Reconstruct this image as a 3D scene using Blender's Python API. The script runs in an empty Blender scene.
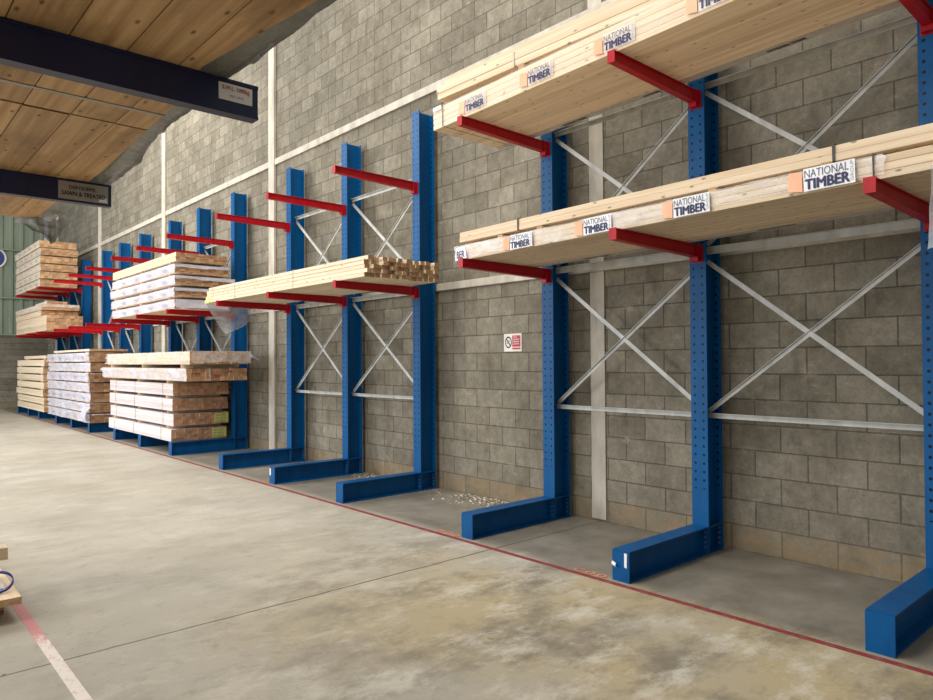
import bpy, math, random
from mathutils import Vector, Matrix
random.seed(7)
PI = math.pi
scene = bpy.context.scene
COL = scene.collection

# ------------------------------------------------------------------ helpers
class MB:
    """collects geometry for ONE mesh object"""
    def __init__(s):
        s.v = []; s.f = []; s.r = []
    def quad(s, pts, r=None):
        n = len(s.v); s.v += [tuple(p) for p in pts]
        s.f.append(tuple(range(n, n + len(pts)))); s.r.append(random.random() if r is None else r)
    def box(s, x0, x1, y0, y1, z0, z1, r=None, M=None):
        r = random.random() if r is None else r
        n = len(s.v)
        p = [(x0,y0,z0),(x1,y0,z0),(x1,y1,z0),(x0,y1,z0),(x0,y0,z1),(x1,y0,z1),(x1,y1,z1),(x0,y1,z1)]
        if M is not None: p = [tuple(M @ Vector(q)) for q in p]
        s.v += p
        for f in ((0,3,2,1),(4,5,6,7),(0,1,5,4),(1,2,6,5),(2,3,7,6),(3,0,4,7)):
            s.f.append(tuple(n+i for i in f)); s.r.append(r)
    def bar(s, a, b, w, t, up=(1,0,0)):
        """rectangular bar from a to b; t thickness along 'up', w the other way"""
        a = Vector(a); b = Vector(b); d = (b-a); L = d.length; d.normalize()
        u = Vector(up); u = (u - d*u.dot(d)).normalized(); v = d.cross(u)
        M = Matrix((u, v, d)).transposed().to_4x4(); M.translation = a
        s.box(-t/2, t/2, -w/2, w/2, 0, L, M=M)
    def cyl(s, c, axis, rad, h, n=10, r=None):
        r = random.random() if r is None else r
        ax = Vector(axis).normalized(); u = ax.orthogonal().normalized(); v = ax.cross(u); c = Vector(c)
        k = len(s.v)
        for j in (0, 1):
            for i in range(n):
                a = 2*PI*i/n
                s.v.append(tuple(c + ax*(h*j) + u*(rad*math.cos(a)) + v*(rad*math.sin(a))))
        for i in range(n):
            i2 = (i+1) % n
            s.f.append((k+i, k+i2, k+n+i2, k+n+i)); s.r.append(r)
        s.f.append(tuple(k+i for i in reversed(range(n)))); s.r.append(r)
        s.f.append(tuple(k+n+i for i in range(n))); s.r.append(r)
    def grid(s, fn, nu, nv):
        n = len(s.v)
        for j in range(nv+1):
            for i in range(nu+1): s.v.append(tuple(fn(i/nu, j/nv)))
        for j in range(nv):
            for i in range(nu):
                a = n + j*(nu+1) + i
                s.f.append((a, a+1, a+nu+2, a+nu+1)); s.r.append(.5)
    def mesh(s, name, mat, smooth=False):
        me = bpy.data.meshes.new(name); me.from_pydata(s.v, [], s.f); me.update()
        at = me.attributes.new('rnd', 'FLOAT', 'FACE')
        for i, x in enumerate(s.r): at.data[i].value = x
        if mat: me.materials.append(mat)
        if smooth:
            for p in me.polygons: p.use_smooth = True
        return me

def link(name, me, parent=None, loc=(0,0,0), rot=(0,0,0)):
    o = bpy.data.objects.new(name, me); COL.objects.link(o)
    o.parent = parent; o.location = loc; o.rotation_euler = rot
    return o
def obj(name, mb, mat, parent=None, loc=(0,0,0), rot=(0,0,0), smooth=False, bevel=0):
    o = link(name, mb.mesh(name, mat, smooth), parent, loc, rot)
    if bevel:
        m = o.modifiers.new('bevel', 'BEVEL'); m.width = bevel; m.segments = 2; m.limit_method = 'ANGLE'
    return o
def tag(o, label=None, cat=None, group=None, kind=None):
    if label:
        if len(label.split()) > 16: print('LONG', len(label.split()), label)
        o['label'] = label
    if cat: o['category'] = cat
    if group: o['group'] = group
    if kind: o['kind'] = kind
    return o
def thing(name, label, cat, loc=(0,0,0), rz=0, group=None):
    o = link(name, None, None, loc, (0,0,rz)); o.empty_display_size = .1
    return tag(o, label, cat, group)
def struct(name, mb, mat, label=None, **k):
    return tag(obj(name, mb, mat, **k), label, None, None, 'structure')

def vnoise(x, y, seed=0):
    """cheap smooth value noise in -1..1"""
    def h(i, j):
        n = (i*374761393 + j*668265263 + seed*974634777) & 0xffffffff
        n = ((n ^ (n >> 13))*1274126177) & 0xffffffff
        return ((n ^ (n >> 16)) & 0xffff)/32767.5 - 1
    i, j = math.floor(x), math.floor(y); fx, fy = x-i, y-j
    fx = fx*fx*(3-2*fx); fy = fy*fy*(3-2*fy)
    a = h(i,j)*(1-fx)+h(i+1,j)*fx; b = h(i,j+1)*(1-fx)+h(i+1,j+1)*fx
    return a*(1-fy)+b*fy

def text_mb(body, width, height, to3d, bold=0.0):
    """flat lettering scaled to width x height and mapped by to3d(u, v)"""
    cu = bpy.data.curves.new('lettering', 'FONT'); cu.body = body; cu.size = 1
    cu.resolution_u = 3; cu.fill_mode = 'FRONT'
    ob = bpy.data.objects.new('lettering', cu)
    me = bpy.data.meshes.new_from_object(ob)
    xs = [v.co.x for v in me.vertices]; ys = [v.co.y for v in me.vertices]
    x0, x1, y0, y1 = min(xs), max(xs), min(ys), max(ys)
    mb = MB()
    mb.v = [tuple(to3d((v.co.x-x0)/(x1-x0)*width, (v.co.y-y0)/(y1-y0)*height)) for v in me.vertices]
    mb.f = [tuple(p.vertices) for p in me.polygons]
    if bold:                      # heavier strokes: the same outline laid again, a stroke's fraction to the side
        base_f = list(mb.f); nv = len(me.vertices)
        o3, a3, b3 = Vector(to3d(0, 0)), Vector(to3d(1, 0)), Vector(to3d(0, 1)); nn = (a3-o3).cross(b3-o3).normalized()*.0004
        for q, (du, dv) in enumerate(((bold*width, 0), (bold*width*.5, bold*width*.5), (bold*width*.5, -bold*width*.2)), 1):
            mb.v += [tuple(Vector(to3d((v.co.x-x0)/(x1-x0)*width+du, (v.co.y-y0)/(y1-y0)*height+dv))+nn*q) for v in me.vertices]
            mb.f += [tuple(i+nv*q for i in f) for f in base_f]
    mb.r = [.5]*len(mb.f)
    bpy.data.objects.remove(ob); bpy.data.meshes.remove(me); bpy.data.curves.remove(cu)
    return mb

# ------------------------------------------------------------------ materials
def srgb(r, g, b):
    f = lambda c: (c/255/12.92) if c/255 <= .04045 else ((c/255+.055)/1.055)**2.4
    return (f(r), f(g), f(b), 1)
class NT:
    def __init__(s, name):
        s.m = bpy.data.materials.new(name); s.m.use_nodes = True
        s.t = s.m.node_tree; s.t.nodes.clear()
        s.out = s.n('ShaderNodeOutputMaterial')
    def n(s, typ, **kw):
        d = s.t.nodes.new(typ)
        for k, v in kw.items(): setattr(d, k, v)
        return d
    def put(s, sock, v):
        if isinstance(v, bpy.types.NodeSocket): s.t.links.new(v, sock)
        elif v is not None: sock.default_value = v
    def math(s, op, a, b=None, c=None):
        d = s.n('ShaderNodeMath', operation=op)
        s.put(d.inputs[0], a); s.put(d.inputs[1], b); s.put(d.inputs[2], c)
        return d.outputs[0]
    def mix(s, f, a, b, mode='MIX'):
        d = s.n('ShaderNodeMix', data_type='RGBA', blend_type=mode)
        s.put(d.inputs[0], f); s.put(d.inputs[6], a); s.put(d.inputs[7], b)
        return d.outputs[2]
    def coord(s, kind='Object'): return s.n('ShaderNodeTexCoord').outputs[kind]
    def mapping(s, vec, scale=(1,1,1), loc=(0,0,0)):
        d = s.n('ShaderNodeMapping'); s.put(d.inputs[0], vec); s.put(d.inputs[1], loc); s.put(d.inputs[3], scale)
        return d.outputs[0]
    def noise(s, vec, scale, detail=3, rough=.55, w=None):
        d = s.n('ShaderNodeTexNoise')
        if w is not None: d.noise_dimensions = '4D'; s.put(d.inputs['W'], w)
        s.put(d.inputs['Vector'], vec); s.put(d.inputs['Scale'], scale); s.put(d.inputs['Detail'], detail); s.put(d.inputs['Roughness'], rough)
        return d.outputs['Fac']
    def ramp(s, fac, *stops):
        d = s.n('ShaderNodeValToRGB'); e = d.color_ramp.elements
        while len(e) < len(stops): e.new(.5)
        for el, (p, c) in zip(e, stops):
            el.position = p; el.color = c if isinstance(c, tuple) else (c, c, c, 1)
        s.put(d.inputs[0], fac); return d.outputs[0]
    def bump(s, h, strength=.3, dist=.01):
        d = s.n('ShaderNodeBump'); s.put(d.inputs['Strength'], strength); s.put(d.inputs['Distance'], dist); s.put(d.inputs['Height'], h)
        return d.outputs[0]
    def bsdf(s, color, rough=.5, metal=0, normal=None, spec=.5, alpha=None):
        d = s.n('ShaderNodeBsdfPrincipled')
        s.put(d.inputs['Base Color'], color); s.put(d.inputs['Roughness'], rough); s.put(d.inputs['Metallic'], metal)
        s.put(d.inputs['Specular IOR Level'], spec); s.put(d.inputs['Normal'], normal); s.put(d.inputs['Alpha'], alpha)
        s.t.links.new(d.outputs[0], s.out.inputs[0]); return d
def sep(b, v):
    d = b.n('ShaderNodeSeparateXYZ'); b.put(d.inputs[0], v); return d.outputs
def comb(b, x, y, z):
    d = b.n('ShaderNodeCombineXYZ'); b.put(d.inputs[0], x); b.put(d.inputs[1], y); b.put(d.inputs[2], z); return d.outputs[0]

def mat_paint(name, c, c2=None, rough=.4, spec=.5, wear=None):
    b = NT(name); co = b.coord()
    f = b.noise(b.mapping(co, (1,1,.35)), 7, 4)
    col = b.mix(b.ramp(f, (.35, 0.0), (.7, 1.0)), c, c2 or tuple(x*.8 for x in c[:3])+(1,))
    if wear:
        f2 = b.noise(co, 26, 5, .7)
        col = b.mix(b.ramp(f2, (.68, 0.0), (.74, .7)), col, wear)
    b.bsdf(col, rough, 0, b.bump(b.noise(co, 60, 2), .04), spec); return b.m

def mat_upright(name, c, c2, hole):
    """blue paint with two rows of punched holes down the flanges"""
    b = NT(name); co = b.coord(); x, y, z = sep(b, co)
    f = b.noise(b.mapping(co, (1,1,.3)), 6, 4)
    col = b.mix(b.ramp(f, (.35, 0.0), (.7, 1.0)), c, c2)
    scr = b.noise(b.mapping(co, (3,3,14)), 5, 6, .75)
    col = b.mix(b.ramp(scr, (.70, 0.0), (.76, .55)), col, srgb(150,170,195))
    dz = b.math('ABSOLUTE', b.math('SUBTRACT', b.math('MODULO', z, .0667), .0333))
    dy = b.math('SUBTRACT', b.math('ABSOLUTE', y), .036)
    rr = b.math('SQRT', b.math('ADD', b.math('MULTIPLY', dz, dz), b.math('MULTIPLY', dy, dy)))
    nx = sep(b, b.n('ShaderNodeNewGeometry').outputs['True Normal'])[0]
    m = b.math('MULTIPLY', b.math('LESS_THAN', rr, .0105), b.math('GREATER_THAN', b.math('ABSOLUTE', nx), .7))
    m = b.math('MULTIPLY', m, b.math('GREATER_THAN', z, .5))
    col = b.mix(m, col, hole)
    b.bsdf(col, .45, 0, b.bump(b.noise(co, 60, 2), .04), .22); return b.m

def mat_wood(name, light, dark, endc, knots=True, contrast=1.0, stain=0):
    """sawn softwood, grain along local Y; cut ends browner"""
    b = NT(name); co = b.coord()
    rnd = b.n('ShaderNodeObjectInfo').outputs['Random']
    at = b.n('ShaderNodeAttribute', attribute_name='rnd').outputs['Fac']
    k = b.math('ADD', b.math('MULTIPLY', rnd, 37.0), b.math('MULTIPLY', at, 19.0))
    g = b.noise(b.mapping(co, (28, .9, 28)), 1, 5, .6, k)
    g2 = b.noise(b.mapping(co, (90, 2.2, 90)), 1, 3, .6, k)
    col = b.mix(b.ramp(g, (.32, 0.0), (.72, contrast)), light, dark)
    col = b.mix(b.ramp(g2, (.52, 0.0), (.72, .35*contrast)), col, dark)
    if knots:
        v = b.n('ShaderNodeTexVoronoi', voronoi_dimensions='2D'); x, y, z = sep(b, co)
        b.put(v.inputs['Vector'], comb(b, b.math('ADD', b.math('MULTIPLY', b.math('ADD', x, z), 8.0), k), b.math('ADD', b.math('MULTIPLY', y, 3.2), k), 0.0)); v.inputs['Scale'].default_value = 1
        kn = b.ramp(v.outputs['Distance'], (.025, 1.0), (.07, 0.0))
        col = b.mix(b.math('MULTIPLY', kn, .85), col, tuple(x*.33 for x in dark[:3])+(1,))
    if stain:
        st = b.noise(b.mapping(co, (5, 1.6, 5)), 1, 6, .7, k)
        col = b.mix(b.ramp(st, (.5, 0.0), (.7, stain)), col, tuple(x*.5 for x in dark[:3])+(1,))
    n = b.coord('Normal'); ny = b.math('ABSOLUTE', sep(b, n)[1])
    eg = b.noise(co, 55, 3, .6, k)
    ec = b.mix(b.ramp(eg, (.3, 0.0), (.7, 1.0)), endc, tuple(x*.68 for x in endc[:3])+(1,))
    col = b.mix(b.math('GREATER_THAN', ny, .75), col, ec)
    span = b.math('ADD', .26, b.math('MULTIPLY', b.math('GREATER_THAN', ny, .75), .2))
    tint = b.math('ADD', b.math('SUBTRACT', 1.1, span), b.math('MULTIPLY', b.math('FRACT', b.math('MULTIPLY', k, 1.618)), span))
    col = b.mix(1.0, col, comb(b, tint, tint, tint), 'MULTIPLY')
    b.bsdf(col, .65, 0, b.bump(g2, .12, .003), .3); return b.m

def mat_film(name, color, a0, a1, rough=.28, scale=9, bump=.7):
    b = NT(name); co = b.coord()
    n1 = b.noise(b.mapping(co, (1, .6, 1.3)), scale, 5, .65)
    n2 = b.noise(co, scale*3.2, 3, .6)
    a = b.ramp(n1, (.35, a0), (.68, a1))
    h = b.math('ADD', n1, b.math('MULTIPLY', n2, .4))
    b.bsdf(color, rough, 0, b.bump(h, bump, .03), .6, a); return b.m

M = {}
M['blue'] = mat_paint('blue_paint', srgb(0,82,138), srgb(0,70,122), wear=srgb(80,126,170), spec=.2)
M['upright'] = mat_upright('blue_punched_steel', srgb(0,84,140), srgb(0,72,124), srgb(2,12,32))
M['bolt'] = mat_paint('dull_bolt_steel', srgb(92,112,140), srgb(50,70,100))
M['red'] = mat_paint('red_paint', srgb(176,10,24), srgb(152,6,20), spec=.3)
M['navy'] = mat_paint('navy_paint', srgb(16,24,66), srgb(12,18,50), rough=.45)
M['galv'] = mat_paint('galvanised_steel', srgb(196,196,190), srgb(160,160,155), rough=.4)
M['white_trim'] = mat_paint('white_trim_paint', srgb(196,188,172), srgb(164,157,144), rough=.7)
M['wood'] = mat_wood('pine', srgb(238,219,190), srgb(208,176,138), srgb(206,168,126), contrast=.85)
M['wood_pale'] = mat_wood('pale_pine', srgb(238,222,194), srgb(212,184,146), srgb(206,164,122), contrast=.7)
M['wood_brown'] = mat_wood('brown_pine', srgb(232,212,184), srgb(200,168,130), srgb(202,158,118), contrast=.8)
M['wood_frost'] = mat_wood('frosted_pine', srgb(222,212,212), srgb(190,176,172), srgb(196,150,116), contrast=.6, knots=False)
M['wood_old'] = mat_wood('weathered_plank', srgb(204,168,122), srgb(152,114,72), srgb(180,142,98), contrast=1.0, stain=.7)
M['film'] = mat_film('clear_wrap', (.9,.9,.88,1), .03, .22, scale=5, bump=.4)
M['film_print'] = mat_film('printed_wrap', (.86,.85,.82,1), .10, .60, scale=4.5, bump=.45)
M['film_mid'] = mat_film('milky_wrap', (.72,.70,.76,1), .35, .8, scale=4, bump=.5)
M['film_white'] = mat_film('white_wrap', (.70,.68,.76,1), .62, .94, scale=3.5, bump=.5)
M['film_grey'] = mat_film('grey_wrap', (.15,.15,.125,1), .75, .98, rough=.35, scale=5, bump=.6)
M['film_haze'] = mat_film('hazy_wrap', (.62,.65,.67,1), .25, .6, scale=4)
M['panel_soft'] = mat_film('pale_print_panel', (.86,.86,.86,1), .35, .6, scale=4, bump=.2)
M['ink_navy'] = mat_paint('navy_ink', srgb(30,26,84), rough=.5)
M['ink_grey'] = mat_paint('grey_ink', srgb(92,92,108), rough=.5)
M['ink_pale'] = mat_paint('pale_grey_ink', srgb(160,160,172), rough=.5)
M['ink_orange'] = mat_paint('orange_ink', srgb(242,164,122), srgb(240,186,152), rough=.5)
M['ink_red'] = mat_paint('red_ink', srgb(188,44,48), rough=.5)
M['ink_black'] = mat_paint('black_ink', srgb(28,26,26), rough=.5)
M['paper'] = mat_paint('white_paper', srgb(226,222,214), srgb(214,208,198), rough=.6)
M['label_white'] = mat_paint('white_print', srgb(240,240,240), rough=.5)
M['plate_grey'] = mat_paint('aluminium_plate', srgb(158,150,138), srgb(140,132,122), rough=.5)
M['tag_yellow'] = mat_paint('yellow_tag', srgb(206,206,120), srgb(170,170,80), rough=.6)
M['lime'] = mat_paint('lime_end_paint', srgb(226,232,150), rough=.6)
M['strap'] = mat_paint('dark_strap', srgb(52,44,40), rough=.5)
M['strap_pale'] = mat_paint('pale_strap', srgb(196,186,168), rough=.5)
M['strap_blue'] = mat_paint('blue_strap', srgb(38,44,132), rough=.4)
M['red_tip'] = mat_paint('red_end_ink', srgb(176,60,50), rough=.6)
M['sign_blue'] = mat_paint('sign_blue', srgb(36,62,132), rough=.4)

def mat_blocks():
    b = NT('concrete_blockwork'); co = b.coord(); x, y, z = sep(b, co)
    v = comb(b, b.math('ADD', y, -2.735+.2+40), z, 0.0)
    br = b.n('ShaderNodeTexBrick', offset=.5, offset_frequency=2)
    b.put(br.inputs['Vector'], v)
    for nm, val in (('Scale', 1), ('Mortar Size', .0055), ('Mortar Smooth', .25), ('Bias', 0), ('Brick Width', .4), ('Row Height', .2)): br.inputs[nm].default_value = val
    br.inputs['Color1'].default_value = srgb(144,137,121); br.inputs['Color2'].default_value = srgb(124,117,102); br.inputs['Mortar'].default_value = srgb(100,94,83)
    col = br.outputs['Color']
    big = b.noise(co, 1.1, 4, .6)
    col = b.mix(.8, col, b.ramp(big, (.3, .72), (.7, 1.12)), 'MULTIPLY')
    fine = b.noise(co, 48, 6, .8)
    col = b.mix(.7, col, b.ramp(fine, (.3, .68), (.7, 1.22)), 'MULTIPLY')
    mid = b.noise(co, 11, 6, .75)
    col = b.mix(.85, col, b.ramp(mid, (.32, .74), (.68, 1.2)), 'MULTIPLY')
    # splashes of laitance and stains
    st = b.noise(b.mapping(co, (1, 1, 1.8)), 4.5, 6, .72)
    col = b.mix(b.ramp(st, (.58, 0.0), (.74, .5)), col, srgb(178,169,150))
    st2 = b.noise(b.mapping(co, (1, 1.6, .8)), 2.2, 5, .7)
    col = b.mix(b.ramp(st2, (.5, 0.0), (.72, .6)), col, srgb(88,80,68))
    col = b.mix(b.math('MULTIPLY', b.ramp(st, (.35, 0.1), (.6, 1.0)), b.ramp(z, (.17, .65), (.23, 0.0))), col, srgb(146,124,92))
    h = b.math('ADD', b.math('MULTIPLY', br.outputs['Fac'], -1.0), b.math('MULTIPLY', fine, .35))
    b.bsdf(col, .9, 0, b.bump(h, .8, .012), .2); return b.m
M['blocks'] = mat_blocks()

def mat_floor():
    b = NT('worn_concrete_floor'); co = b.coord(); x, y, z = sep(b, co)
    f1 = b.noise(co, .5, 5, .6)
    col = b.ramp(f1, (.3, srgb(160,154,141)), (.5, srgb(172,166,153)), (.7, srgb(182,177,165)))
    f5 = b.noise(b.mapping(co, (1,1,1), (7,2,0)), .5, 4, .6)
    near = b.ramp(b.math('ADD', b.math('MULTIPLY', b.math('SUBTRACT', x, y), .1), .5), (.2, .15), (.52, 1.0))
    col = b.mix(b.math('MULTIPLY', near, b.ramp(f5, (.36, 0.0), (.58, .75))), col, srgb(178,160,118))
    f2 = b.noise(b.mapping(co, (.9, 1.3, 1)), 1.3, 10, .74)
    col = b.mix(b.math('MULTIPLY', b.math('ADD', .25, b.math('MULTIPLY', near, .75)), b.ramp(f2, (.47, 0.0), (.62, .8))), col, srgb(116,108,94))
    f3 = b.noise(b.mapping(co, (.85, 1.4, 1), (3, 5, 0)), 2.2, 10, .76)
    col = b.mix(b.math('MULTIPLY', b.math('ADD', .25, b.math('MULTIPLY', near, .75)), b.ramp(f3, (.50, 0.0), (.63, .75))), col, srgb(206,200,184))
    f6 = b.noise(b.mapping(co, (1, 1, 1), (9, 5, 0)), 7, 8, .82)
    col = b.mix(b.ramp(f6, (.54, 0.0), (.72, .55)), col, srgb(112,104,90))
    # greyer strip under the racks
    f4 = b.noise(co, 2.6, 5, .65)
    gx = b.math('ADD', x, b.math('MULTIPLY', b.math('SUBTRACT', f4, .5), .25))
    g = b.ramp(b.math('MULTIPLY', gx, .1), (.385, 0.0), (.402, 1.0))
    col = b.mix(b.math('MULTIPLY', g, .88), col, b.ramp(f4, (.3, srgb(102,97,88)), (.7, srgb(140,134,122))))
    sp = b.n('ShaderNodeTexVoronoi'); b.put(sp.inputs['Vector'], co); sp.inputs['Scale'].default_value = 2.3
    col = b.mix(b.ramp(sp.outputs['Distance'], (.018, .8), (.03, 0.0)), col, srgb(60,52,44))
    wob = b.math('MULTIPLY', b.math('SUBTRACT', b.noise(co, 3, 3), .5), .03)
    jl = b.math('ABSOLUTE', b.math('SUBTRACT', b.math('ADD', y, wob), 4.03))
    j2 = b.math('ABSOLUTE', b.math('SUBTRACT', b.math('ADD', y, wob), 12.4))
    jm = b.ramp(b.math('MINIMUM', jl, j2), (.004, .85), (.010, 0.0))
    col = b.mix(jm, col, srgb(70,62,50))
    fine = b.noise(co, 60, 3, .7)
    col = b.mix(.5, col, b.ramp(fine, (.3, .86), (.7, 1.08)), 'MULTIPLY')
    b.bsdf(col, b.ramp(f1, (.3, .42), (.7, .6)), 0, b.bump(b.math('SUBTRACT', fine, b.math('MULTIPLY', jm, 3.0)), .18, .004), .35); return b.m
M['floor'] = mat_floor()

def mat_line(name, c, worn, amount, yfade=None, c2=None):
    b = NT(name); co = b.coord(); y = sep(b, co)[1]
    f = b.noise(b.mapping(co, (2, 1, 1)), 14, 6, .75)
    col = c
    if c2: col = b.mix(b.ramp(b.math('ADD', b.math('MULTIPLY', y, .1), b.math('MULTIPLY', b.math('SUBTRACT', f, .5), .12)), (.428, 0.0), (.452, 1.0)), c, c2)
    col = b.mix(b.ramp(f, (.5, 0.0), (.72, amount)), col, worn)
    b.bsdf(col, .6, 0, None, .3); return b.m
M['line_red'] = mat_line('red_floor_paint', srgb(134,54,56), srgb(140,112,100), .85)
M['line_white'] = mat_line('worn_white_floor_paint', srgb(228,218,208), srgb(196,150,146), .8, c2=srgb(196,130,130))
M['stencil'] = mat_line('orange_stencil_paint', srgb(232,140,100), srgb(160,140,120), .7)

def mat_cladding():
    b = NT('green_profiled_cladding'); co = b.coord(); x, y, z = sep(b, co)
    f = b.noise(b.mapping(co, (1,1,.2)), 3, 4)
    col = b.ramp(f, (.3, srgb(120,130,112)), (.7, srgb(142,150,130)))
    b.bsdf(col, .55, 0, None, .3); return b.m
M['cladding'] = mat_cladding()

# ------------------------------------------------------------------ camera
F, YAW, PIT, ROLL, H = 692.35, .7312, .0153, -.0062, 1.5175
cam = bpy.data.cameras.new('camera'); cam.sensor_width = 36; cam.lens = 36*F/933; cam.clip_end = 200
co = bpy.data.objects.new('camera', cam); COL.objects.link(co)
s_, c_ = math.sin(YAW), math.cos(YAW); sp, cp = math.sin(PIT), math.cos(PIT)
fw = Vector((s_*cp, c_*cp, sp)); rt = Vector((c_, -s_, 0)); up = rt.cross(fw)
cr, sr = math.cos(ROLL), math.sin(ROLL)
R = rt*cr + up*sr; U = up*cr - rt*sr
Mx = Matrix((R, U, -fw)).transposed().to_4x4(); Mx.translation = (0, 0, H)
co.matrix_world = Mx
scene.camera = co

# ------------------------------------------------------------------ room shell
WX = 5.3
m = MB(); m.quad([(-14,-5,0),(WX,-5,0),(WX,28,0),(-14,28,0)]); struct('floor', m, M['floor'])
m = MB(); m.box(WX, WX+.2, -5, 28, 0, 9.5); struct('wall_right', m, M['blocks'])
m = MB(); m.box(-14, WX, 28, 28.2, 0, 2.5)
far = struct('wall_far', m, M['blocks'])
m = MB()      # corrugated sheeting of the end wall, one continuous folded sheet above the blockwork
prof = []; x = -14.0
while x < WX-.3:
    prof += [(x, 27.98), (x+.15, 27.98), (x+.18, 27.94), (x+.25, 27.94), (x+.28, 27.98)]; x += .3
n0 = len(prof)
m.v = [(a, c, 2.5) for a, c in prof] + [(a, c, 9.5) for a, c in prof]
m.f = [(i, i+1, n0+i+1, n0+i) for i in range(n0-1)]; m.r = [.5]*(n0-1)
struct('wall_far_cladding', m, M['cladding'])
k = 1
for z0, d in ((2.47, .05), (3.72, .05), (5.36, .05), (6.9, .05)):
    m = MB(); m.box(-14, WX, 27.86, 27.95, z0, z0+d); struct('trim_%d' % k, m, M['cladding']); k += 1
for z0, z1 in ((2.352, 2.438), (4.775, 4.875)):
    m = MB(); m.box(WX-.03, WX, -5, 28, z0, z1); struct('trim_%d' % k, m, M['white_trim'], bevel=.004); k += 1
for y0, w in ((4.04, .165), (10.70, .2), (15.96, .2), (21.21, .2), (26.45, .2)):
    m = MB(); m.box(WX-(.015 if y0 < 5 else .045), WX-.002, y0-w/2, y0+w/2, .02 if y0 < 5 else 0, 9.5); struct('trim_%d' % k, m, M['white_trim'], bevel=.004); k += 1
# painted lines on the slab
m = MB(); m.box(3.865, 3.912, -4, 27, 0, .002); struct('trim_%d' % k, m, M['line_red']); k += 1
m = MB(); m.box(.782, .838, -4, 27, 0, .002); struct('trim_%d' % k, m, M['line_white']); k += 1
# stencilled marks by the red line
def on_floor(cx, cy):
    return lambda u, v: (cx+v, cy-u, .0025)
for cy, t, lb in ((3.245, 'C00', 'orange stencilled characters on the slab by the base with a torn tag'),
        (4.80, 'B00', 'orange stencilled characters on the slab beside the base nearest the wall sign'),
        (8.31, 'A0', 'faint orange stencilled characters on the slab in front of the second rack')):
    r_ = thing('floor_stencil', lb, 'floor marking', (3.925, cy, 0), 0, 'orange stencils along the red line')
    for i, ch in enumerate(t):
        obj('character', text_mb(ch, .075, .065, lambda u, v: (v, -.10*i-u, .0025), .06), M['stencil'], r_)

# ------------------------------------------------------------------ cantilever racks
TIP, CF, CB, HT = 3.954, 5.006, 5.234, 4.47
BW, BH = .139, .213
up_m = MB()
up_m.box(0, .013, -BW/2, BW/2, BH, HT); up_m.box(.013, .215, -.005, .005, BH, HT); up_m.box(.215, .228, -BW/2, BW/2, BH, HT)
up_me = up_m.mesh('upright', M['upright'])
bs = MB(); L = CB-TIP
bs.box(.008, L, -BW/2, BW/2, BH-.012, BH); bs.box(.008, L, -.005, .005, .012, BH-.012); bs.box(.008, L, -BW/2, BW/2, 0, .012)
for xx in (CF-TIP, CB-TIP-.013): bs.box(xx, xx+.013, -BW/2, BW/2, .012, BH-.012)
base_me = bs.mesh('base', M['blue'])
ep = MB(); ep.box(-.002, .008, -BW/2, BW/2, 0, BH-.004); endp_me = ep.mesh('end_plate', M['blue'])
bo = MB(); bo.cyl((-.013, 0, 0), (1,0,0), .011, .012, 6); bolt_me = bo.mesh('bolt', M['bolt'])
# arm: tapered channel section, its tip plate and its hooked bracket at the upright
def arm_mesh(mat, tip, root, h0, h1, w=.056, t=.006):
    a = MB()
    def slab(y0, y1, f0, f1):   # f(h)->(z0,z1) at tip and root
        n = len(a.v)
        a.v += [(tip,y0,f0[0]),(root,y0,f1[0]),(root,y1,f1[0]),(tip,y1,f0[0]),(tip,y0,f0[1]),(root,y0,f1[1]),(root,y1,f1[1]),(tip,y1,f0[1])]
        for f in ((0,3,2,1),(4,5,6,7),(0,1,5,4),(1,2,6,5),(2,3,7,6),(3,0,4,7)):
            a.f.append(tuple(n+i for i in f)); a.r.append(.5)
    slab(-w/2, w/2, (-t, 0), (-t, 0)); slab(-w/2, w/2, (-h0, -h0+t), (-h1, -h1+t)); slab(-w/2+.012, w/2-.012, (-h0+t, -t), (-h1+t, -t))
    return a.mesh('arm', mat)
ATIP = 3.895
arm_me = arm_mesh(M['red'], ATIP+.006-CF, -.008, .075, .098)
cap = MB(); cap.box(ATIP-CF, ATIP+.006-CF, -.03, .03, -.079, .004); cap_me = cap.mesh('end_cap', M['red'])
br = MB(); br.box(-.008, -.0005, -.05, .05, -.138, .0); br.box(-.055, -.0085, -.034, .034, -.130, -.0005); br_me = br.mesh('mounting_bracket', M['red'])
ARM_Z = (2.385, 3.622)

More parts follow.
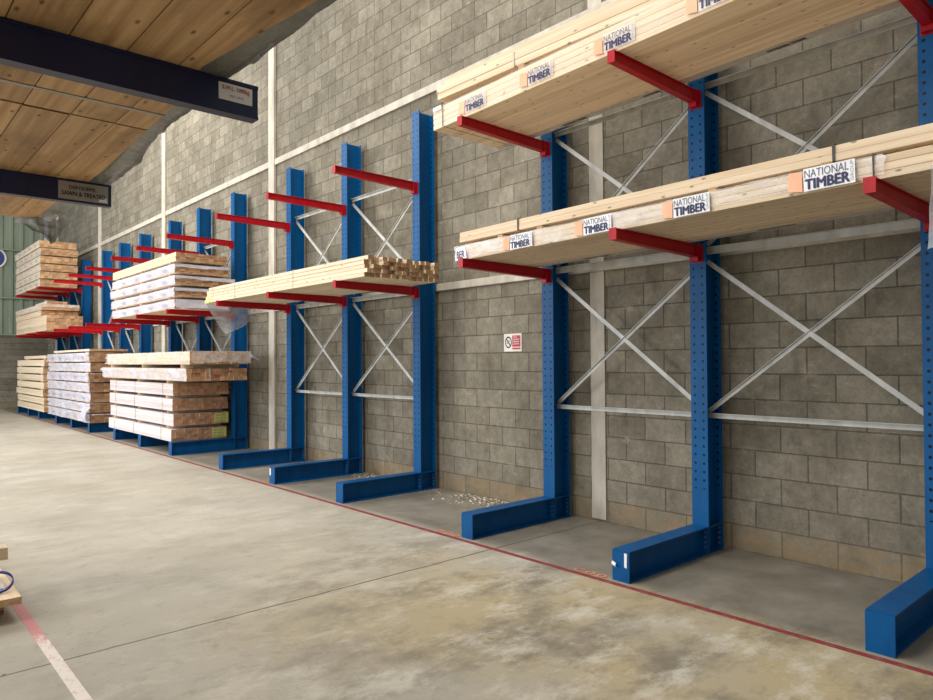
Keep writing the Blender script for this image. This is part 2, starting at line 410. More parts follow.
def make_rack(ys, label, tags=(), armz=None, bar=2.35):
    ymid = ys[1]; L0 = Vector((4.6, ymid, 0))
    root = thing('cantilever_rack', label, 'rack', L0, group='blue cantilever racks along the block wall')
    for i, y in enumerate(ys):
        link('upright', up_me, root, Vector((CF, y, 0))-L0)
        b = link('base', base_me, root, Vector((TIP, y, 0))-L0)
        link('end_plate', endp_me, b)
        if ymid < 9:
            for xx in (CF-TIP, CB-TIP-.013):
                for zz in (.05, .09, .13, .17): link('bolt', bolt_me, b, (xx, -.045, zz))
        if i in tags:
            t = MB(); t.quad([(-.004,-.03,.2),(-.004,-.052,.2),(-.004,-.05,.10),(-.004,-.03,.105)][::-1]) if tags[i]=='torn' else t.quad([(-.004,.062,.19),(-.004,.03,.19),(-.004,.03,.10),(-.004,.062,.11)])
            if tags[i] == 'torn':
                t2 = MB(); t2.grid(lambda u, v: (-.008-.022*math.sin(v*PI*.9), .02+.03*u+.01*v, .088+.036*v+.012*u), 3, 6)
                obj('paper_tag', t2, M['label_white'], b)      # peeled strip standing off the plate
            tag(obj('paper_tag', t, M['label_white'], b), 'torn white paper tag')
        for z in (armz[i] if armz else ARM_Z):
            a = link('arm', arm_me, root, Vector((CF, y, z))-L0)
            link('end_cap', cap_me, a); link('mounting_bracket', br_me, a)
    xb = 5.12
    for y0, y1 in zip(ys, ys[1:]):
        a, c = y0+.012, y1-.012
        for z in (1.07, bar, 3.70):
            m = MB(); w =   .058 if z == bar else .04
            m.box(-.002, .002, a-L0.y, c-L0.y, -w/2, w/2); m.box(-.03, -.002, a-L0.y, c-L0.y, w/2-.004, w/2)
            obj('tie_bar', m, M['galv'], root, (xb-L0.x, 0, z))
        for z0, z1 in ((1.10, 2.30), (2.43, 3.66)):
            for s in (0, 1):
                p, q = ((a, z0), (c, z1)) if s else ((a, z1), (c, z0))
                m = MB(); xo = xb + (.010 if s else .0165) - L0.x
                m.bar((xo, p[0]-L0.y, p[1]), (xo, q[0]-L0.y, q[1]), .036, .004)
                m.bar((xo-.010+.02*s, p[0]-L0.y, p[1]+.016), (xo-.010+.02*s, q[0]-L0.y, q[1]+.016), .004, .018)
                obj('brace', m, M['galv'], root)
    return root
YS = [[1.248,2.841,4.414],[6.462,8.037,9.617],[11.662,13.247,14.812],[16.75,18.32,19.88],[22.0,23.45,25.05]]
make_rack(YS[0], 'nearest blue cantilever rack, printed board packs on both arm levels, nothing on its bases', {1: 'torn'}, ((2.442, 3.665), (2.415, 3.6354), (2.388, 3.606)), 2.38)
make_rack(YS[1], 'blue cantilever rack second from right, carrying only slim unwrapped battens on its lower arms', {1: 'stuck'})
make_rack(YS[2], 'blue cantilever rack third from right, packs on lower arms and base', {})
make_rack(YS[3], 'blue cantilever rack fourth from right, bare arms above a white wrapped floor stack', {})
make_rack(YS[4], 'farthest blue cantilever rack beside the end wall, filled on three levels', {})

# ------------------------------------------------------------------ navy rack over the camera
NX, NZ = 1.117, 2.40      # arm tips and underside
NY = (.50, 2.375, 4.25)
L0 = Vector((-.9, NY[1], 0))
nr = thing('cantilever_rack', 'navy cantilever rack reaching overhead at upper left with lettered plates on its arms', 'rack', L0)
for i, y in enumerate(NY):
    m = MB(); m.box(-.06, .06, -.07, -.055, 0, 3.9); m.box(-.06, .06, .055, .07, 0, 3.9); m.box(-.006, .006, -.055, .055, 0, 3.9)
    obj('upright', m, M['navy'], nr, (-.06, y-NY[1], 0))
    m = MB(); x0, x1 = .002, NX+.9; h = .122; w = .05
    m.box(x0, x1, -w+.05, .05, h-.012, h); m.box(x0, x1, 0, .05, 0, .012); m.box(x0, x1, .004, .012, .012, h-.012); m.box(x1-.006, x1, .012, .05, .012, h-.012)
    a = obj('arm', m, M['navy'], nr, (0, y-NY[1], NZ))
    if i == 1:
        p = MB(); p.box(.971-.0+.9, 1.094+.9, .0005, .0035, .045, .105); sg = obj('load_plate', p, M['paper'], a)
        obj('lettering', text_mb('S.W.L. 1000kg', .10, .020, lambda u, v: (.983+.9+u, .0, .077+v), .004), M['ink_red'], sg)
        obj('lettering', text_mb('PER ARM', .05, .008, lambda u, v: (1.01+.9+u, .0, .058+v), .0), M['ink_grey'], sg)
    if i == 2:
        p = MB(); p.box(.852+.9, 1.10+.9, .0005, .0035, .012, .110); sg = obj('name_plate', p, M['plate_grey'], a)
        obj('lettering', text_mb('DERYSORME', .13, .020, lambda u, v: (.905+.9+u, .0, .070+v), .004), M['ink_black'], sg)
        obj('lettering', text_mb('SAWN & TREATED', .215, .024, lambda u, v: (.868+.9+u, .0, .034+v), .006), M['ink_black'], sg)
        f = MB(); f.quad([(1.05+.9,-.0005,.018),(1.095+.9,-.0005,.018),(1.09+.9,-.0005,.045),(1.055+.9,-.0005,.035)]); tag(obj('tape_scrap', f, M['label_white'], sg), 'white scrap of tape')

# ------------------------------------------------------------------ timber packs
def board_mesh(w, l, h, mat, name='board'):
    m = MB(); e = min(.002, h*.1)
    # chamfered long edges
    pr = [(e,0),(w-e,0),(w,e),(w,h-e),(w-e,h),(e,h),(0,h-e),(0,e)]
    m.v = [(x, 0, z) for x, z in pr] + [(x, l, z) for x, z in pr]
    m.f = [tuple(range(8)), tuple(reversed(range(8, 16)))] + [(i+8, (i+1) % 8+8, (i+1) % 8, i) for i in range(8)]
    m.r = [.5]*len(m.f)
    return m.mesh(name, mat)

def boards_pack(root, W, Lg, Hh, nx, nz, mat, jy=.03, x0=0, y0=0, z0=0, gap=.002, jx=0.0, jz=0.0, near_only=False):
    bw, bh = W/nx, Hh/nz
    me = board_mesh(bw-gap, Lg, bh-gap*.7, mat)
    for k in range(nz):
        for i in range(nx):
            dy = random.uniform(-jy, jy)
            link('board', me, root, (x0+i*bw+random.uniform(-jx, jx)*.5, y0+dy, z0+k*bh+random.uniform(0, jz)))

def bundle(W, Lg, Hh, nx, nz, mat, jy=.02):
    """one connected body of stacked boards: the cut ends stand at differing depths, grooves run along the sides"""
    m = MB(); bw, bh = W/nx, Hh/nz
    d = [[random.uniform(0, jy) for i in range(nx)] for k in range(nz)]
    g = .004
    vid = {}
    def V(x, y, z):
        key = (round(x, 4), round(y, 4), round(z, 4))
        if key not in vid: vid[key] = len(m.v); m.v.append(key)
        return vid[key]
    def Q(*p, r): m.f.append(tuple(V(*q) for q in p)); m.r.append(r)
    for k in range(nz):
        for i in range(nx):
            x0, x1, z0, z1, y = i*bw, (i+1)*bw, k*bh, (k+1)*bh, d[k][i]
            r = random.random()
            Q((x0,y,z0),(x1,y,z0),(x1,y,z1),(x0,y,z1), r=r)
            Q((x0,Lg,z0),(x0,Lg,z1),(x1,Lg,z1),(x1,Lg,z0), r=r)
            if i+1 < nx and d[k][i+1] != y: Q((x1,y,z0),(x1,d[k][i+1],z0),(x1,d[k][i+1],z1),(x1,y,z1), r=r)
            if k+1 < nz and d[k+1][i] != y: Q((x0,y,z1),(x1,y,z1),(x1,d[k+1][i],z1),(x0,d[k+1][i],z1), r=r)
            if k == 0: Q((x0,y,z0),(x0,Lg,z0),(x1,Lg,z0),(x1,y,z0), r=r)
            if k == nz-1: Q((x0,y,z1),(x1,y,z1),(x1,Lg,z1),(x0,Lg,z1), r=r)
        r = random.random()
        for xx, s in ((0, 1), (W, -1)):
            y = d[k][0] if xx == 0 else d[k][nx-1]; z0, z1 = k*bh, (k+1)*bh; zg = g if k < nz-1 else 0
            if s == 1:
                Q((0,y,z0),(0,y,z1-zg),(0,Lg,z1-zg),(0,Lg,z0), r=r)
                if zg: Q((0,y,z1-zg),(.006,y,z1),(.006,Lg,z1),(0,Lg,z1-zg), r=r); Q((.006,y,z1),(0,y,z1),(0,Lg,z1),(.006,Lg,z1), r=r)
            else: Q((W,y,z0),(W,Lg,z0),(W,Lg,z1),(W,y,z1), r=r)
    return m.mesh('board_bundle', mat)

def wrap_mb(W, Lg, Hh, seed, amp=.008, e=.006, over=.0, low=.0, end=.0, ny=60, back=1.0, rag=.03, ymin=0.0, ymax=None):
    """film over front, top and part of the near end of a pack"""
    ymax = Lg if ymax is None else ymax
    m = MB(); path = [('f', t) for t in (0,.2,.4,.6,.8,1)] + [('t', t) for t in (.15,.35,.6,.85,1)] + [('b', t) for t in (.4,.8)]
    def pt(k, y):
        typ, t = path[k]
        a = amp*vnoise(y*6, k*1.3, seed) + amp*.6*vnoise(y*17, k*2.1, seed+5)
        if typ == 'f':
            zl = low + rag*vnoise(y*3.1, 0, seed+9)
            return (-e-abs(a)*1.3, y, zl+(Hh+e-zl)*t)
        if typ == 't': return (-e+(W*back+2*e)*t, y, Hh+e*.5+min(abs(a), .005))
        return (W*back+e+abs(a), y, Hh+e-(Hh*.9)*t)
    m.grid(lambda u, v: pt(round(u*(len(path)-1)), ymin-over+(ymax-ymin+2*over)*v + (.02*vnoise(u*9, v*3, seed+3) if v in (0, 1) else 0)), len(path)-1, ny)
    if end > 0:
        def ept(u, v):
            x = -e+(W*back+2*e)*u; z = Hh+e - (Hh*end + rag*vnoise(u*7, 1, seed+20))*v
            y = ymin-over-.006 - amp*1.6*abs(vnoise(u*9, v*4, seed+11))
            return (x, y, z)
        m.grid(ept, 14, 5)
    return m

def strap(root, W, Hh, y, mat, w=.014, t=.002, e=.004):
    m = MB()
    m.box(-e-t, -e, -w/2, w/2, -.0005, Hh+e); m.box(W+e, W+e+t, -w/2, w/2, -.0005, Hh+e)
    m.box(-e, W+e, -w/2, w/2, Hh+e, Hh+e+t); m.box(-e, W+e, -w/2, w/2, -.0005, -.0001)
    return obj('strap', m, mat, root, (0, y, 0))

def print_block(root, y, z, x=-.0175, s=1.0, panel='label_white'):
    """the printed block NATIONAL TIMBER with its orange mark; y is its left (far) edge"""
    P = lambda oy, oz: (lambda u, v: (x, y-oy-u, z+oz+v))
    bk = MB(); bk.quad([(x+.002,y-.092*s,z-.002),(x+.002,y-.365*s,z-.002),(x+.002,y-.365*s,z+.128*s),(x+.002,y-.092*s,z+.128*s)])
    b = tag(obj('printed_panel', bk, M[panel], root), 'white printed panel reading NATIONAL TIMBER')
    obj('lettering', text_mb('NATIONAL', .235*s, .046*s, P(.098*s, .074*s), .0), M['ink_grey'], b)
    obj('lettering', text_mb('TIMBER', .235*s, .056*s, P(.098*s, .008*s), .03), M['ink_navy'], b)
    g = text_mb('GROUP', .11*s, .016*s, lambda u, v: (x, y-.341*s-(.016*s-v), z+.012*s+u), .0)
    obj('lettering', g, M['ink_pale'], b)
    o = MB(); o.quad([(x+.001,y,z+.015*s),(x+.001,y-.085*s,z+.0),(x+.001,y-.085*s,z+.115*s),(x+.001,y-.012*s,z+.122*s)])
    obj('orange_mark', o, M['ink_orange'], b)
    return b

def bearer(x, y, z, Lx, label, h=.045, w=.05, mat='wood'):
    me = board_mesh(w, Lx, h, M[mat], 'timber_bearer')
    o = link('timber_bearer', me, None, (x, y+w/2, z), (0,0,-PI/2))
    assert 4 <= len(label.split()) <= 16, label
    return tag(o, label, 'bearer', 'bearers between timber packs')

# ---- rack 1, upper arms
zU = 3.6783+.0015; TU = -.01872
zL = 2.4542+.0015; TL = -.01713
plane = lambda z, t, y: z+math.tan(t)*(y-.55)
rz = -.008
p = thing('timber_pack', 'film wrapped pack of boards printed NATIONAL TIMBER on the top right arms', 'timber pack', (3.918, .55, zU), rz, 'packs on the nearest rack')
p.rotation_euler.x = TU
boards_pack(p, .86, 4.28, .190, 9, 4, M['wood'], jy=.004)
obj('plastic_wrap', wrap_mb(.86, 4.28, .190, 3, amp=.004, low=.008, ny=90, rag=.003, back=1.0), M['film'], p, smooth=True)
for yy in (4.40-.12, 3.665-.12, 2.94-.12, 2.215-.12, 1.48-.12): print_block(p, yy-.36, .025 if yy > 3 else .02, s=.95, panel='panel_soft')
strap(p, .86, .19, 4.14, M['strap'], w=.009, e=.012)
tp = MB(); tp.quad([(-.0125,4.272,.16),(-.0125,4.16,.16),(-.0125,4.16,.196),(-.0125,4.272,.196)]); tag(obj('tape', tp, M['label_white'], p), 'white tape at the pack corner')
# back strip of film seen on the underside
def under_strip(p, W, Lg, y0, y1, texts):
    m = MB(); m.quad([(W-.09,y0,-.0006),(W+.006,y0,-.0006),(W+.006,y1,-.0006),(W-.09,y1,-.0006)])
    o = obj('film_edge', m, M['film_haze'], p)
    for yy in texts:
        obj('lettering', text_mb('NATIONAL TIMBER', .26, .03, lambda u, v: (W-.02-v, yy+.26-u, -.001), .02), M['ink_black'], o)
under_strip(p, .86, 4.28, .05, 4.2, (3.2, 2.36, 1.35))
for i, (bx, by) in enumerate(((3.97, 3.76), (4.02, 1.6))):
    bearer(bx, by, plane(zU, TU, by)+.193+.009, .8, ('short pine bearer on the printed pack on the top right arms, left one', 'short pine bearer under the topmost boards at upper right, right one')[i], h=.046, w=.055)
p = thing('timber_pack', 'bare pack of boards lying on bearers above the printed pack at upper right', 'timber pack', (4.135, .55, zU+.253), .046, 'packs on the nearest rack')
p.rotation_euler.x = TU
boards_pack(p, .78, 4.22, .112, 8, 2, M['wood'], jy=.006, jx=.006)
boards_pack(p, .70, 4.16, .065, 7, 1, M['wood'], jy=.01, x0=.03, z0=.1125)
for yy in (3.3, 1.1): strap(p, .78, .112, yy, M['strap_pale'], e=.004)

# ---- rack 1, lower arms
p = thing('timber_pack', 'crinkly film wrapped board pack printed NATIONAL TIMBER on the lower right arms', 'timber pack', (3.985, .55, zL), 0, 'packs on the nearest rack')
p.rotation_euler.x = TL
boards_pack(p, .86, 4.0, .122, 9, 3, M['wood'], jy=.004)
obj('plastic_wrap', wrap_mb(.86, 4.0, .122, 8, amp=.009, low=.016, ny=110, rag=.012, back=1.0, over=.025, ymin=.68), M['film_print'], p, smooth=True)
for yy, s, z in ((3.37+.05, .88, .006), (2.63+.05, .9, .006), (1.88+.07, .92, .005), (1.13+.01, .97, .008)): print_block(p, yy, z, x=-.022, s=s)
e_ = MB(); e_.quad([(-.020,4.01,.0),(-.020,3.86,.01),(-.020,3.88,.115),(-.020,4.0,.11)]); ee = obj('printed_panel', e_, M['label_white'], p)
obj('lettering', text_mb('BER', .10, .06, lambda u, v: (-.0215, 3.99-u, .02+v), .03), M['ink_navy'], ee)
strap(p, .86, .122, .70, M['strap'], w=.009, e=.014)
under_strip(p, .86, 4.0, .05, 4.0, (1.45, 2.36, 3.0))
fl = MB(); fl.grid(lambda u, v: (-.10+.02*math.sin(u*5+v*2), .42+.045*v*v-.40*u+.012*vnoise(u*3, v*4, 4), -.004-.40*v*(1-.2*u)), 8, 10)
tag(obj('hanging_film', fl, M['film_haze'], p, smooth=True), 'loose film hanging below the pack')
for i, by in enumerate((4.10, 3.66, 2.2, 1.52)):
    bearer(4.06, by, plane(zL, TL, by)+.125+.007, .78, ('pine bearer under the loose boards on lower right arms, left end', 'pine bearer left of the middle under the loose boards on the lower right arms',
        'middle pine bearer under the loose boards on the lower right arms', 'pine bearer above the large NATIONAL TIMBER print on the lower right arms')[i], h=.04, w=.055)
p = thing('timber_pack', 'bare boards on bearers above the crinkly printed pack at lower right', 'timber pack', (4.115, .55, zL+.125+.0515), .016, 'packs on the nearest rack')
p.rotation_euler.x = TL
boards_pack(p, .78, 4.05, .090, 8, 2, M['wood'], jy=.006, jx=.006)
for yy in (3.34, .94): strap(p, .78, .09, yy, M['strap'], e=.004)


zL, zU = ARM_Z[0]+.001, ARM_Z[1]+.001
# ---- rack 2, lower arms: long pack of slim battens with ragged ends
p = thing('batten_pack', 'unwrapped pack of slim battens with ragged brown ends on the middle rack arms', 'timber pack', (3.95, 5.93, zL), 0)
boards_pack(p, .93, 4.14, .215, 15, 5, M['wood_pale'], jy=.045, jx=.004, gap=.004)
for yy in (1.55, 3.2, 3.95): strap(p, .93, .215, yy, M['strap_pale'], w=.01)
m = MB(); m.box(-.012, .10, 4.03, 4.20, .01, .09); m.box(-.02, .06, 4.06, 4.22, -.01, .04); tag(obj('end_wrap', m, M['lime'], p, bevel=.01), 'lime coloured wrapping at the far end')
fl = MB()
def flap(u, v):      # hangs off the far end of the pack, gathered to a point
    x = .0+.93*u; t = min(u/.33, (1-u)/.67); zb = -.03-.42*max(0, t)**.8
    return (x+.02*v*math.sin(u*14), 4.19+.05*v*math.sin(u*9)+.015*vnoise(u*6, v*4, 2), -.003+zb*v)
fl.grid(flap, 24, 8); tag(obj('hanging_film', fl, M['film_haze'], p, smooth=True), 'clear film hanging off the far end')
o = link('timber_offcut', board_mesh(.045, .2, .04, M['wood_brown'], 'timber_offcut'), None, (4.35, 8.98, zL+.2185), (0,0,-.9))
tag(o, 'short brown offcut lying on top of the unwrapped battens', 'offcut')

# ---- generic stacks
ORD = ['topmost', 'second down', 'third down', 'fourth down', 'fifth down', 'sixth down', 'seventh down', 'eighth down']
print_me = None
def stack(where, short, packs, group, nb=3, bear_x=None):
    """packs: bottom to top list of dict(x, y, z, W, L, H, wrap, mat, nx, nz)"""
    n = len(packs)
    for i, q in enumerate(packs):
        o_ = ORD[n-1-i] if n > 1 else 'single'
        p = thing('timber_pack', '%s, %s %s' % (q.get('look', 'timber pack'), o_, where), 'timber pack', (q['x'], q['y'], q['z']), q.get('rz', 0), group)
        link('board_bundle', bundle(q['W'], q['L'], q['H'], q.get('nx', 10), q.get('nz', 4), M[q.get('mat', 'wood_brown')], q.get('jy', .03)), p)
        if q.get('wrap'):
            a = dict(amp=.014, low=.012, end=.0, ny=50, rag=.012); a.update(q['wrap']); film = a.pop('film', 'film_white')
            obj('plastic_wrap', wrap_mb(q['W'], q['L'], q['H'], 31*i+n, **a), M[film], p, smooth=True)
            if q.get('prints'):
                for k in range(int(q['L']/.75)):
                    yy = .55+.75*k+.1*random.random()
                    if yy > q['L']-.1: continue
                    obj('lettering', text_mb('TIMBER', .26, q['H']*.34, lambda u, v: (-.030, yy-u, q['H']*.28+v), .0), M['ink_pale'], p)
        for yy in q.get('straps', ()): strap(p, q['W'], q['H'], yy, M['strap_pale' if not q.get('wrap') else 'strap'], w=.014)
        if q.get('tag'):
            t = MB(); t.box(q['W']-.26, q['W']-.01, -.006, -.003, q['H']*.1, q['H']*.92); tg = tag(obj('paper_tag', t, M['tag_yellow'], p), 'pale yellow paper tag')
            for r_ in range(3):
                tx = text_mb('SAWN PINE' if r_ == 0 else 'x45 KD 4.8', .17, .03, lambda u, v, r_=r_: (q['W']-.23+u, -.0065, q['H']*.66-.05*r_+v), .0); obj('lettering', tx, M['ink_grey'], tg)
        if q.get('ends'):
            for (xx, w_, zz, h_) in q['ends']:
                t = MB(); t.box(xx, xx+w_, -.003, .0, zz, zz+h_); obj('end_mark', t, M['red_tip'], p)
        if i+1 < n:
            top = q['z']+q['H']; nxt = packs[i+1]; hh = nxt['z']-top
            if hh > .012:
                y0 = max(q['y'], nxt['y']); y1 = min(q['y']+q['L'], nxt['y']+nxt['L']); x0 = max(q['x'], nxt['x'])
                off = .0085 if q.get('wrap') else 0
                names = ['nearest', 'middle', 'farthest'] if nb == 3 else ['nearer', 'farther']
                for k in range(nb):
                    yy = y0+.28+(y1-y0-.56)*(k/(nb-1) if nb > 1 else .5)
                    bearer(x0-.004, yy, top+.001+off, min(q['W'], nxt['W'])-.02, '%s bearer under the pack %s %s' % (names[k], ORD[n-2-i], short), h=hh-.002-off, w=.06, mat='wood_pale')

# rack 3 arms (five packs)
P = []
zz = zL
for i, (W, y, x, wr) in enumerate(((.86, 11.36, 3.93, 1), (.97, 11.38, 3.93, 1), (.97, 11.33, 3.92, 1), (.87, 11.36, 3.93, 1), (.84, 11.33, 3.93, 0))):
    h = .142; 
    P.append(dict(x=x, y=y, z=zz+i*.190, W=W, L=3.5+.03*random.random(), H=h, nx=11, nz=4, mat='wood_brown', prints=bool(wr),
        wrap=dict(amp=.012, rag=.012, low=.01, end=(1.0 if i == 0 else .35), over=.01) if wr else None,
        look='white wrapped timber pack' if wr else 'bare timber pack', rz=random.uniform(-.004, .004)))
stack('on the arms of the third rack from right', 'on the arms of the third rack from right', P, 'packs on the third rack arms')
# rack 3 base (six packs)
P = []
for i in range(4):
    P.append(dict(x=4.0+random.uniform(-.02, .02), y=11.72-.03*i+random.uniform(-.02,.02), z=BH+.001+i*.252, W=.93, L=3.62, H=.198, nx=13, nz=4, mat='wood_frost', jy=.02, straps=(.5, 2.0, 3.2),
        tag=i < 2, look='strapped bare timber pack', rz=0))
P.append(dict(x=3.93, y=10.86, z=BH+.001+4*.252, W=.98, L=4.65, H=.195, nx=13, nz=3, mat='wood_brown', look='red-marked wrapped timber pack',
    wrap=dict(film='film_mid', amp=.03, rag=.012, low=.012, over=.03, back=.35, end=.0), ends=((.12,.09,.10,.03),(.42,.1,.07,.03),(.66,.07,.13,.025))))
P.append(dict(x=3.95, y=10.78, z=BH+.001+4*.252+.262, W=.95, L=4.5, H=.20, nx=13, nz=4, mat='wood_brown', look='wrapped timber pack with film tail',
    wrap=dict(film='film_print', amp=.026, rag=.012, low=.012, over=.04, end=.9)))
stack('on the base of the third rack from right', 'on the base of the third rack from right', P, 'packs on the third rack base')
top_pack = [o for o in scene.objects if o.get('label', '').startswith('wrapped timber pack with film tail')][0]
fl = MB(); fl.grid(lambda u, v: (.93+.16*u, -.05-.04*math.sin(u*4+v*3), .17-.10*u+(v-.5)*.10*(1.1-u)), 8, 6)
tag(obj('film_tail', fl, M['film_white'], top_pack, smooth=True), 'twisted tail of film')
fl = MB(); fl.grid(lambda u, v: (.30+.05*u, -.015-.03*math.sin(v*7), .02+.17*v), 3, 8)

# rack 4 base: white wrapped stack
P = []
for i in range(7):
    P.append(dict(x=3.93+random.uniform(-.02, .02), y=16.5+random.uniform(-.08, .08), z=BH+.001+i*.222, W=.88, L=4.0+random.uniform(-.05, .05), H=.19, nx=9, nz=3, mat='wood_brown', prints=(i % 2 == 0),
        wrap=dict(amp=.035, rag=.012, low=.012, over=.05, back=.5, end=.12 if i in (0, 4) else 0), look='white timber pack'))
P.append(dict(x=4.0, y=16.9, z=BH+.001+7*.222+.012, W=.8, L=3.5, H=.045, nx=6, nz=1, mat='wood_pale', look='thin layer of loose boards'))
stack('in the white floor stack of the fourth rack', 'in the white floor stack of the fourth rack', P, 'packs on the fourth rack base', nb=2)
wb = [o for o in scene.objects if o.name.startswith('timber_pack') and o.get('label', '').endswith('seventh down in the white floor stack of the fourth rack')][0]
fl = MB(); fl.grid(lambda u, v: (-.03-.10*math.sin(v*2.4)*(1-.3*u), -.12+.5*u+.05*vnoise(u*3, v*3, 6), .12-.30*v), 6, 8)
tag(obj('loose_film', fl, M['film_white'], wb, smooth=True), 'loose film drooping over the base')
# rack 5 base
P = []
for i in range(7):
    P.append(dict(x=3.95+random.uniform(-.02, .02), y=21.3+random.uniform(-.08, .08), z=BH+.001+i*.205, W=.88, L=3.8+random.uniform(-.05, .1), H=.165, nx=8, nz=3, mat='wood_pale', look='bare pale timber pack'))
P.append(dict(x=4.05, y=21.55, z=BH+.001+7*.205, W=.75, L=3.1, H=.08, nx=6, nz=2, mat='wood_pale', look='small pale timber pack'))
stack('in the farthest floor stack by the end wall', 'in the farthest floor stack by the end wall', P, 'packs on the farthest rack base', nb=2)
# rack 5 lower arms
P = [dict(x=3.93, y=20.9, z=zL, W=.86, L=4.3, H=.40, nx=9, nz=5, mat='wood_brown', look='deep bare timber pack', straps=(.4, 2.2)),
     dict(x=3.93, y=21.6, z=zL+.41, W=.9, L=3.7, H=.15, nx=8, nz=3, mat='wood_brown', look='half length timber pack'),
     dict(x=3.93, y=21.5, z=zL+.58, W=.9, L=3.75, H=.15, nx=8, nz=3, mat='wood_brown', look='film wrapped timber pack', wrap=dict(film='film_print', amp=.02, end=.5)),
     dict(x=4.15, y=22.0, z=zL+.755, W=.5, L=1.6, H=.1, nx=5, nz=2, mat='wood_pale', look='small pale timber pack')]
stack('on the lower arms of the farthest rack', 'on the lower arms of the farthest rack', P, 'packs on the farthest rack lower arms', nb=2)
# rack 5 upper arms
P = []
for i in range(6):
    P.append(dict(x=3.93+random.uniform(-.015, .015), y=21.72+random.uniform(-.06, .06), z=zU+i*.215, W=.9, L=3.6, H=.178, nx=9, nz=3, mat='wood_pale' if i % 2 else 'wood_brown', look='timber pack with thin film',
        prints=(i != 2), wrap=dict(film='film_print', amp=.012, low=.02, end=.0, ny=40)))
stack('high on the upper arms of the farthest rack', 'high on the upper arms of the farthest rack', P, 'packs on the farthest rack upper arms', nb=2)

# ------------------------------------------------------------------ plank pack on the navy rack, seen from below
zN = NZ+.122+.001
p = thing('plank_pack', 'brown plank pack in torn grey film resting overhead on the navy arms', 'timber pack', (-.647, -.3, zN), 0)
nb_ = 10; bw = .165
me = board_mesh(bw-.003, 3.42, .05, M['wood_old'])
me2 = board_mesh(bw-.003, 2.44, .05, M['wood_old'])
for k_ in range(3):
    for i in range(nb_):
        link('plank', me, p, (i*bw, random.uniform(-.01, .01), k_*.052)); link('plank', me2, p, (i*bw, 3.445+random.uniform(-.008, .008), k_*.052))
PW = nb_*bw
for yy in (3.21,):
    m = MB(); m.box(0, PW+.004, -.012, .012, -.0035, -.0005); m.box(PW, PW+.004, -.012, .012, -.003, .16); tag(obj('strap', m, M['plate_grey'], p, (0, yy, 0)), 'pale grey strap')
fl = MB()
def lerp_t(y, tab):
    for (a, p), (b_, q) in zip(tab, tab[1:]):
        if y <= b_: return p+(q-p)*max(0, (y-a)/(b_-a))
    return tab[-1][1]
def ovf(u, v):
    yl = .2+5.75*v; y = yl-.3; n1 = vnoise(y*2.2, 1, 5); n2 = vnoise(y*7, u*3, 8); n3 = vnoise(y*19, u*5, 2)
    inn = lerp_t(y, ((0,-.02),(1.7,-.03),(2.0,-.065),(2.34,-.105),(2.45,-.09),(2.8,-.05),(3.25,-.035),(4.2,.01),(4.4,-.04),(5.4,-.02)))
    wid = lerp_t(y, ((0,.0),(1.7,-.002),(2.35,.0),(2.8,-.01),(3.1,.0),(3.65,.085),(4.3,.12),(4.6,.07),(5.5,.08)))+.012*n1+.008*n3
    clr = min(1, max(.0, min(abs(y-.525), abs(y-2.40), abs(y-4.275))-.06)/.18)
    wid = max(wid, .004)
    k = [(inn, -.0006), (inn*.55+.006*n2, (-.006-.016*abs(n2))*clr-.0006), (wid*.55, (-.012-.012*n1-.008*n3)*clr-.0006), (wid, .012*(1-clr)+.012*n2*clr), (wid*.9+.012*n2, .05+.014*n1+.01*n3), (.025+.01*n3, .11), (.01, .17)]
    q = k[round(u*6)]; return (PW+q[0], yl, q[1])
fl.grid(ovf, 6, 170)
tag(obj('plastic_wrap', fl, M['film_grey'], p, smooth=True), 'torn grey film along the pack edge')
fl = MB()
def hang(u, v):      # triangular flap: hung along the end, drawn to a tip
    P0 = Vector((.86, 5.63, 2.518)); P1 = Vector((1.13, 5.30, 2.500)); T = Vector((1.055, 5.45, 2.335))
    q = P0.lerp(P1, u).lerp(T + Vector((.03*(u-.5), .05*(u-.5), .04*abs(u-.6))), v)
    c = Vector((vnoise(u*5, v*5, 3), vnoise(u*6, v*6, 9), vnoise(u*7, v*4, 12)))*.022
    return tuple(q + c*(1-v*.5) - Vector((-.647, -.3, zN)))
fl.grid(hang, 16, 12)
tag(obj('hanging_film', fl, M['film_grey'], p, smooth=True), 'crumpled film hanging from the far end')

# ------------------------------------------------------------------ wall sign, round sign, floor bits
sg = thing('prohibition_sign', 'small white no smoking sign with red panel on the block wall', 'sign', (WX-.001, 5.165, 1.612))
m = MB(); m.box(-.004, 0, -.13, .13, 0, .19); obj('sign_board', m, M['paper'], sg)
m = MB(); m.box(-.0055, -.004, -.115, .005, .05, .17); rp = obj('red_panel', m, M['ink_red'], sg)
m = MB(); m.box(-.0055, -.004, -.115, .005, .022, .04); obj('red_panel', m, M['ink_red'], sg)
for r_, t in enumerate(('NO', 'SMOKING', 'OR NAKED', 'LIGHTS')):
    obj('lettering', text_mb(t, .05 if r_ == 0 else .085, .014, lambda u, v: (-.0062, -.012-u, .145-.024*r_+v), .01), M['label_white'], rp)
m = MB(); N = 28; cy, cz = .062, .098
for rin, rout in ((.038, .05),):
    for i in range(N):
        a, c = 2*PI*i/N, 2*PI*(i+1)/N
        m.quad([(-.0055, cy+rin*math.cos(a), cz+rin*1.25*math.sin(a)), (-.0055, cy+rout*math.cos(a), cz+rout*1.25*math.sin(a)), (-.0055, cy+rout*math.cos(c), cz+rout*1.25*math.sin(c)), (-.0055, cy+rin*math.cos(c), cz+rin*1.25*math.sin(c))])
m.bar((-.005, cy+.03, cz+.036), (-.005, cy-.03, cz-.036), .012, .001)
obj('prohibition_symbol', m, M['ink_black'], sg)
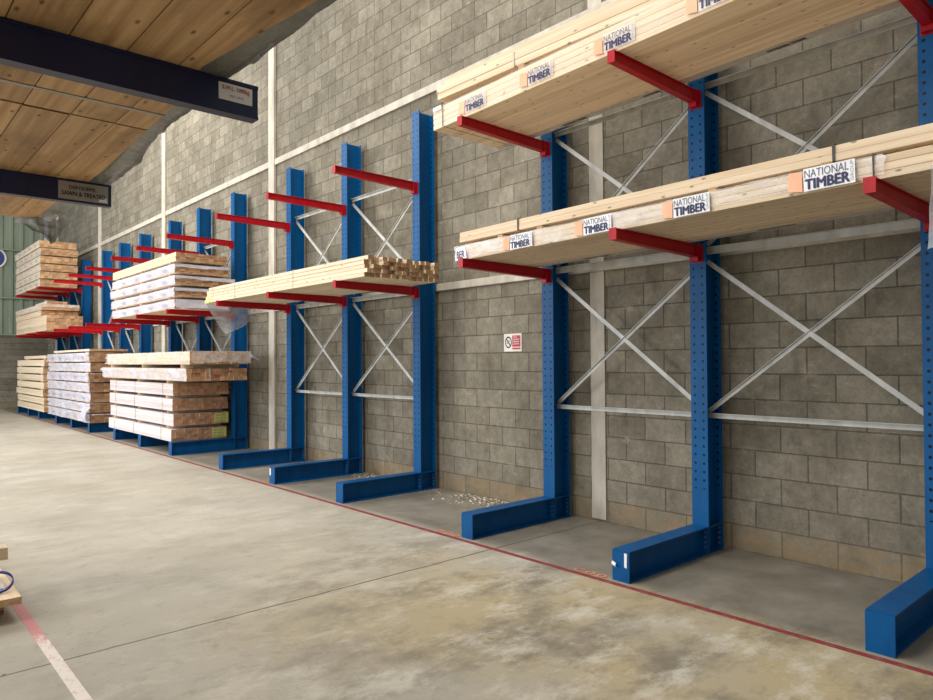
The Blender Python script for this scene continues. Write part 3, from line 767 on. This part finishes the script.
m = MB(); m.bar((-.0058, cy+.02, cz-.015), (-.0058, cy-.016, cz+.02), .012, .001); obj('cigarette_symbol', m, M['ink_red'], sg)

rs = thing('round_sign', 'round blue sign with white rim high on the green end wall', 'sign', (3.70, 27.90, 5.08))
m = MB(); m.cyl((0, 0, 0), (0,1,0), .36, .03, 32); obj('sign_rim', m, M['paper'], rs)
m = MB(); m.cyl((0, -.006, 0), (0,1,0), .30, .006, 32); obj('sign_face', m, M['sign_blue'], rs)

# timber and strapping at the left edge
bd = link('timber_board', board_mesh(.75, 2.2, .042, M['wood'], 'timber_board'), None, (.03, 4.80, .105)); tag(bd, 'wide pale board low on the floor at the left edge with a strap loop', 'board')
for i, y in enumerate((5.05, 6.6)):
    o = link('floor_bearer', board_mesh(.09, .66, .104, M['wood_old'], 'floor_bearer'), None, (.06, y+.045, 0), (0,0,-PI/2)); tag(o, ('near', 'far')[i]+' dark bearer under the wide pale board at the left edge', 'bearer')
o = link('packing_block', board_mesh(.07, .4, .132, M['strap'], 'packing_block'), None, (.32, 5.30, .148), (0,0,-PI/2)); tag(o, 'dark packing block between the two boards at the left edge', 'block')
o = link('timber_beam', board_mesh(.12, .70, .076, M['wood'], 'timber_beam'), None, (.07, 5.32, .281), (0,0,-PI/2)); tag(o, 'short thick beam end at the left edge, raised over the wide board', 'beam')
m = MB(); NN = 40
def loop(u, v):
    a = 2*PI*u
    return (.105*math.cos(a), .035*math.sin(a)+.02*(v-.5), .054+.05*math.sin(a)+.004*math.sin(2*a)+.012*(v-.5))
m.grid(lambda u, v: loop(u, v), NN, 1)
o = obj('strap_loop', m, M['strap_blue'], None, (.655, 4.965, .158), smooth=True); md = o.modifiers.new('thick', 'SOLIDIFY'); md.thickness = .004
tag(o, 'loop of blue strapping lying on the wide board at the left edge', 'strap')
m = MB(); m.grid(lambda u, v: (.30*u, .17*v, .004+.02*abs(vnoise(u*4, v*4, 2))), 8, 6)
o = obj('paper_sheet', m, M['label_white'], None, (.43, 5.03, .148), smooth=True); tag(o, 'crumpled white sheet on the wide board behind the strap loop', 'paper')

# chips and rubble swept against the wall
m = MB()
for i in range(900):
    near = random.random()
    y = random.choice((5.45, 5.2, 7.2, 7.4, 8.6))+random.gauss(0, .42)
    x = WX-.02-abs(random.gauss(0, .2)); s = random.uniform(.003, .015)
    if x < 4.6 or any(abs(y-c) < .09 for c in (4.414, 6.462, 8.037, 9.617)): continue
    a = random.uniform(0, PI); T = Matrix.Rotation(a, 4, 'Z'); T.translation = (x, y, 0)
    m.box(-s, s, -s*.5, s*.5, 0, s*.6, M=T)
b = NT('rubble'); at = b.n('ShaderNodeAttribute', attribute_name='rnd').outputs['Fac']
b.bsdf(b.ramp(at, (.2, srgb(120,110,96)), (.6, srgb(190,170,140)), (.9, srgb(235,225,210))), .8); 
tag(obj('floor_debris', m, b.m), 'pale chips and grit swept along the wall foot behind the empty bases', 'debris', None, 'stuff')

# ------------------------------------------------------------------ light
w = bpy.data.worlds.new('world'); scene.world = w; w.use_nodes = True
bg = w.node_tree.nodes['Background']; bg.inputs[0].default_value = (.95, .97, 1, 1); bg.inputs[1].default_value = .42
def area(name, loc, target, sx, sy, e, c):
    l = bpy.data.lights.new(name, 'AREA'); l.shape = 'RECTANGLE'; l.size = sx; l.size_y = sy; l.energy = e; l.color = c
    o = bpy.data.objects.new(name, l); COL.objects.link(o); o.location = loc
    o.rotation_euler = (Vector(target)-Vector(loc)).to_track_quat('-Z', 'Y').to_euler()
    return o
area('door_daylight', (-9, 17, 3.2), (4, 16, 1.6), 14, 5, 1250, (.82, .89, 1))
area('roof_light_near', (-.5, 5, 9), (3.0, 5, 0), 2.5, 12, 880, (1, .96, .9))
area('open_bay_light', (-7, 3.5, 3.6), (4, 3.0, 2.2), 7, 4, 330, (1, .98, .95))
area('roof_light_far', (.5, 15, 9), (4.5, 15, 2.5), 2.5, 14, 1500, (1, .96, .89))

scene.view_settings.view_transform = 'Standard'
scene.view_settings.look = 'None'
scene.view_settings.exposure = 0
scene.view_settings.gamma = 1
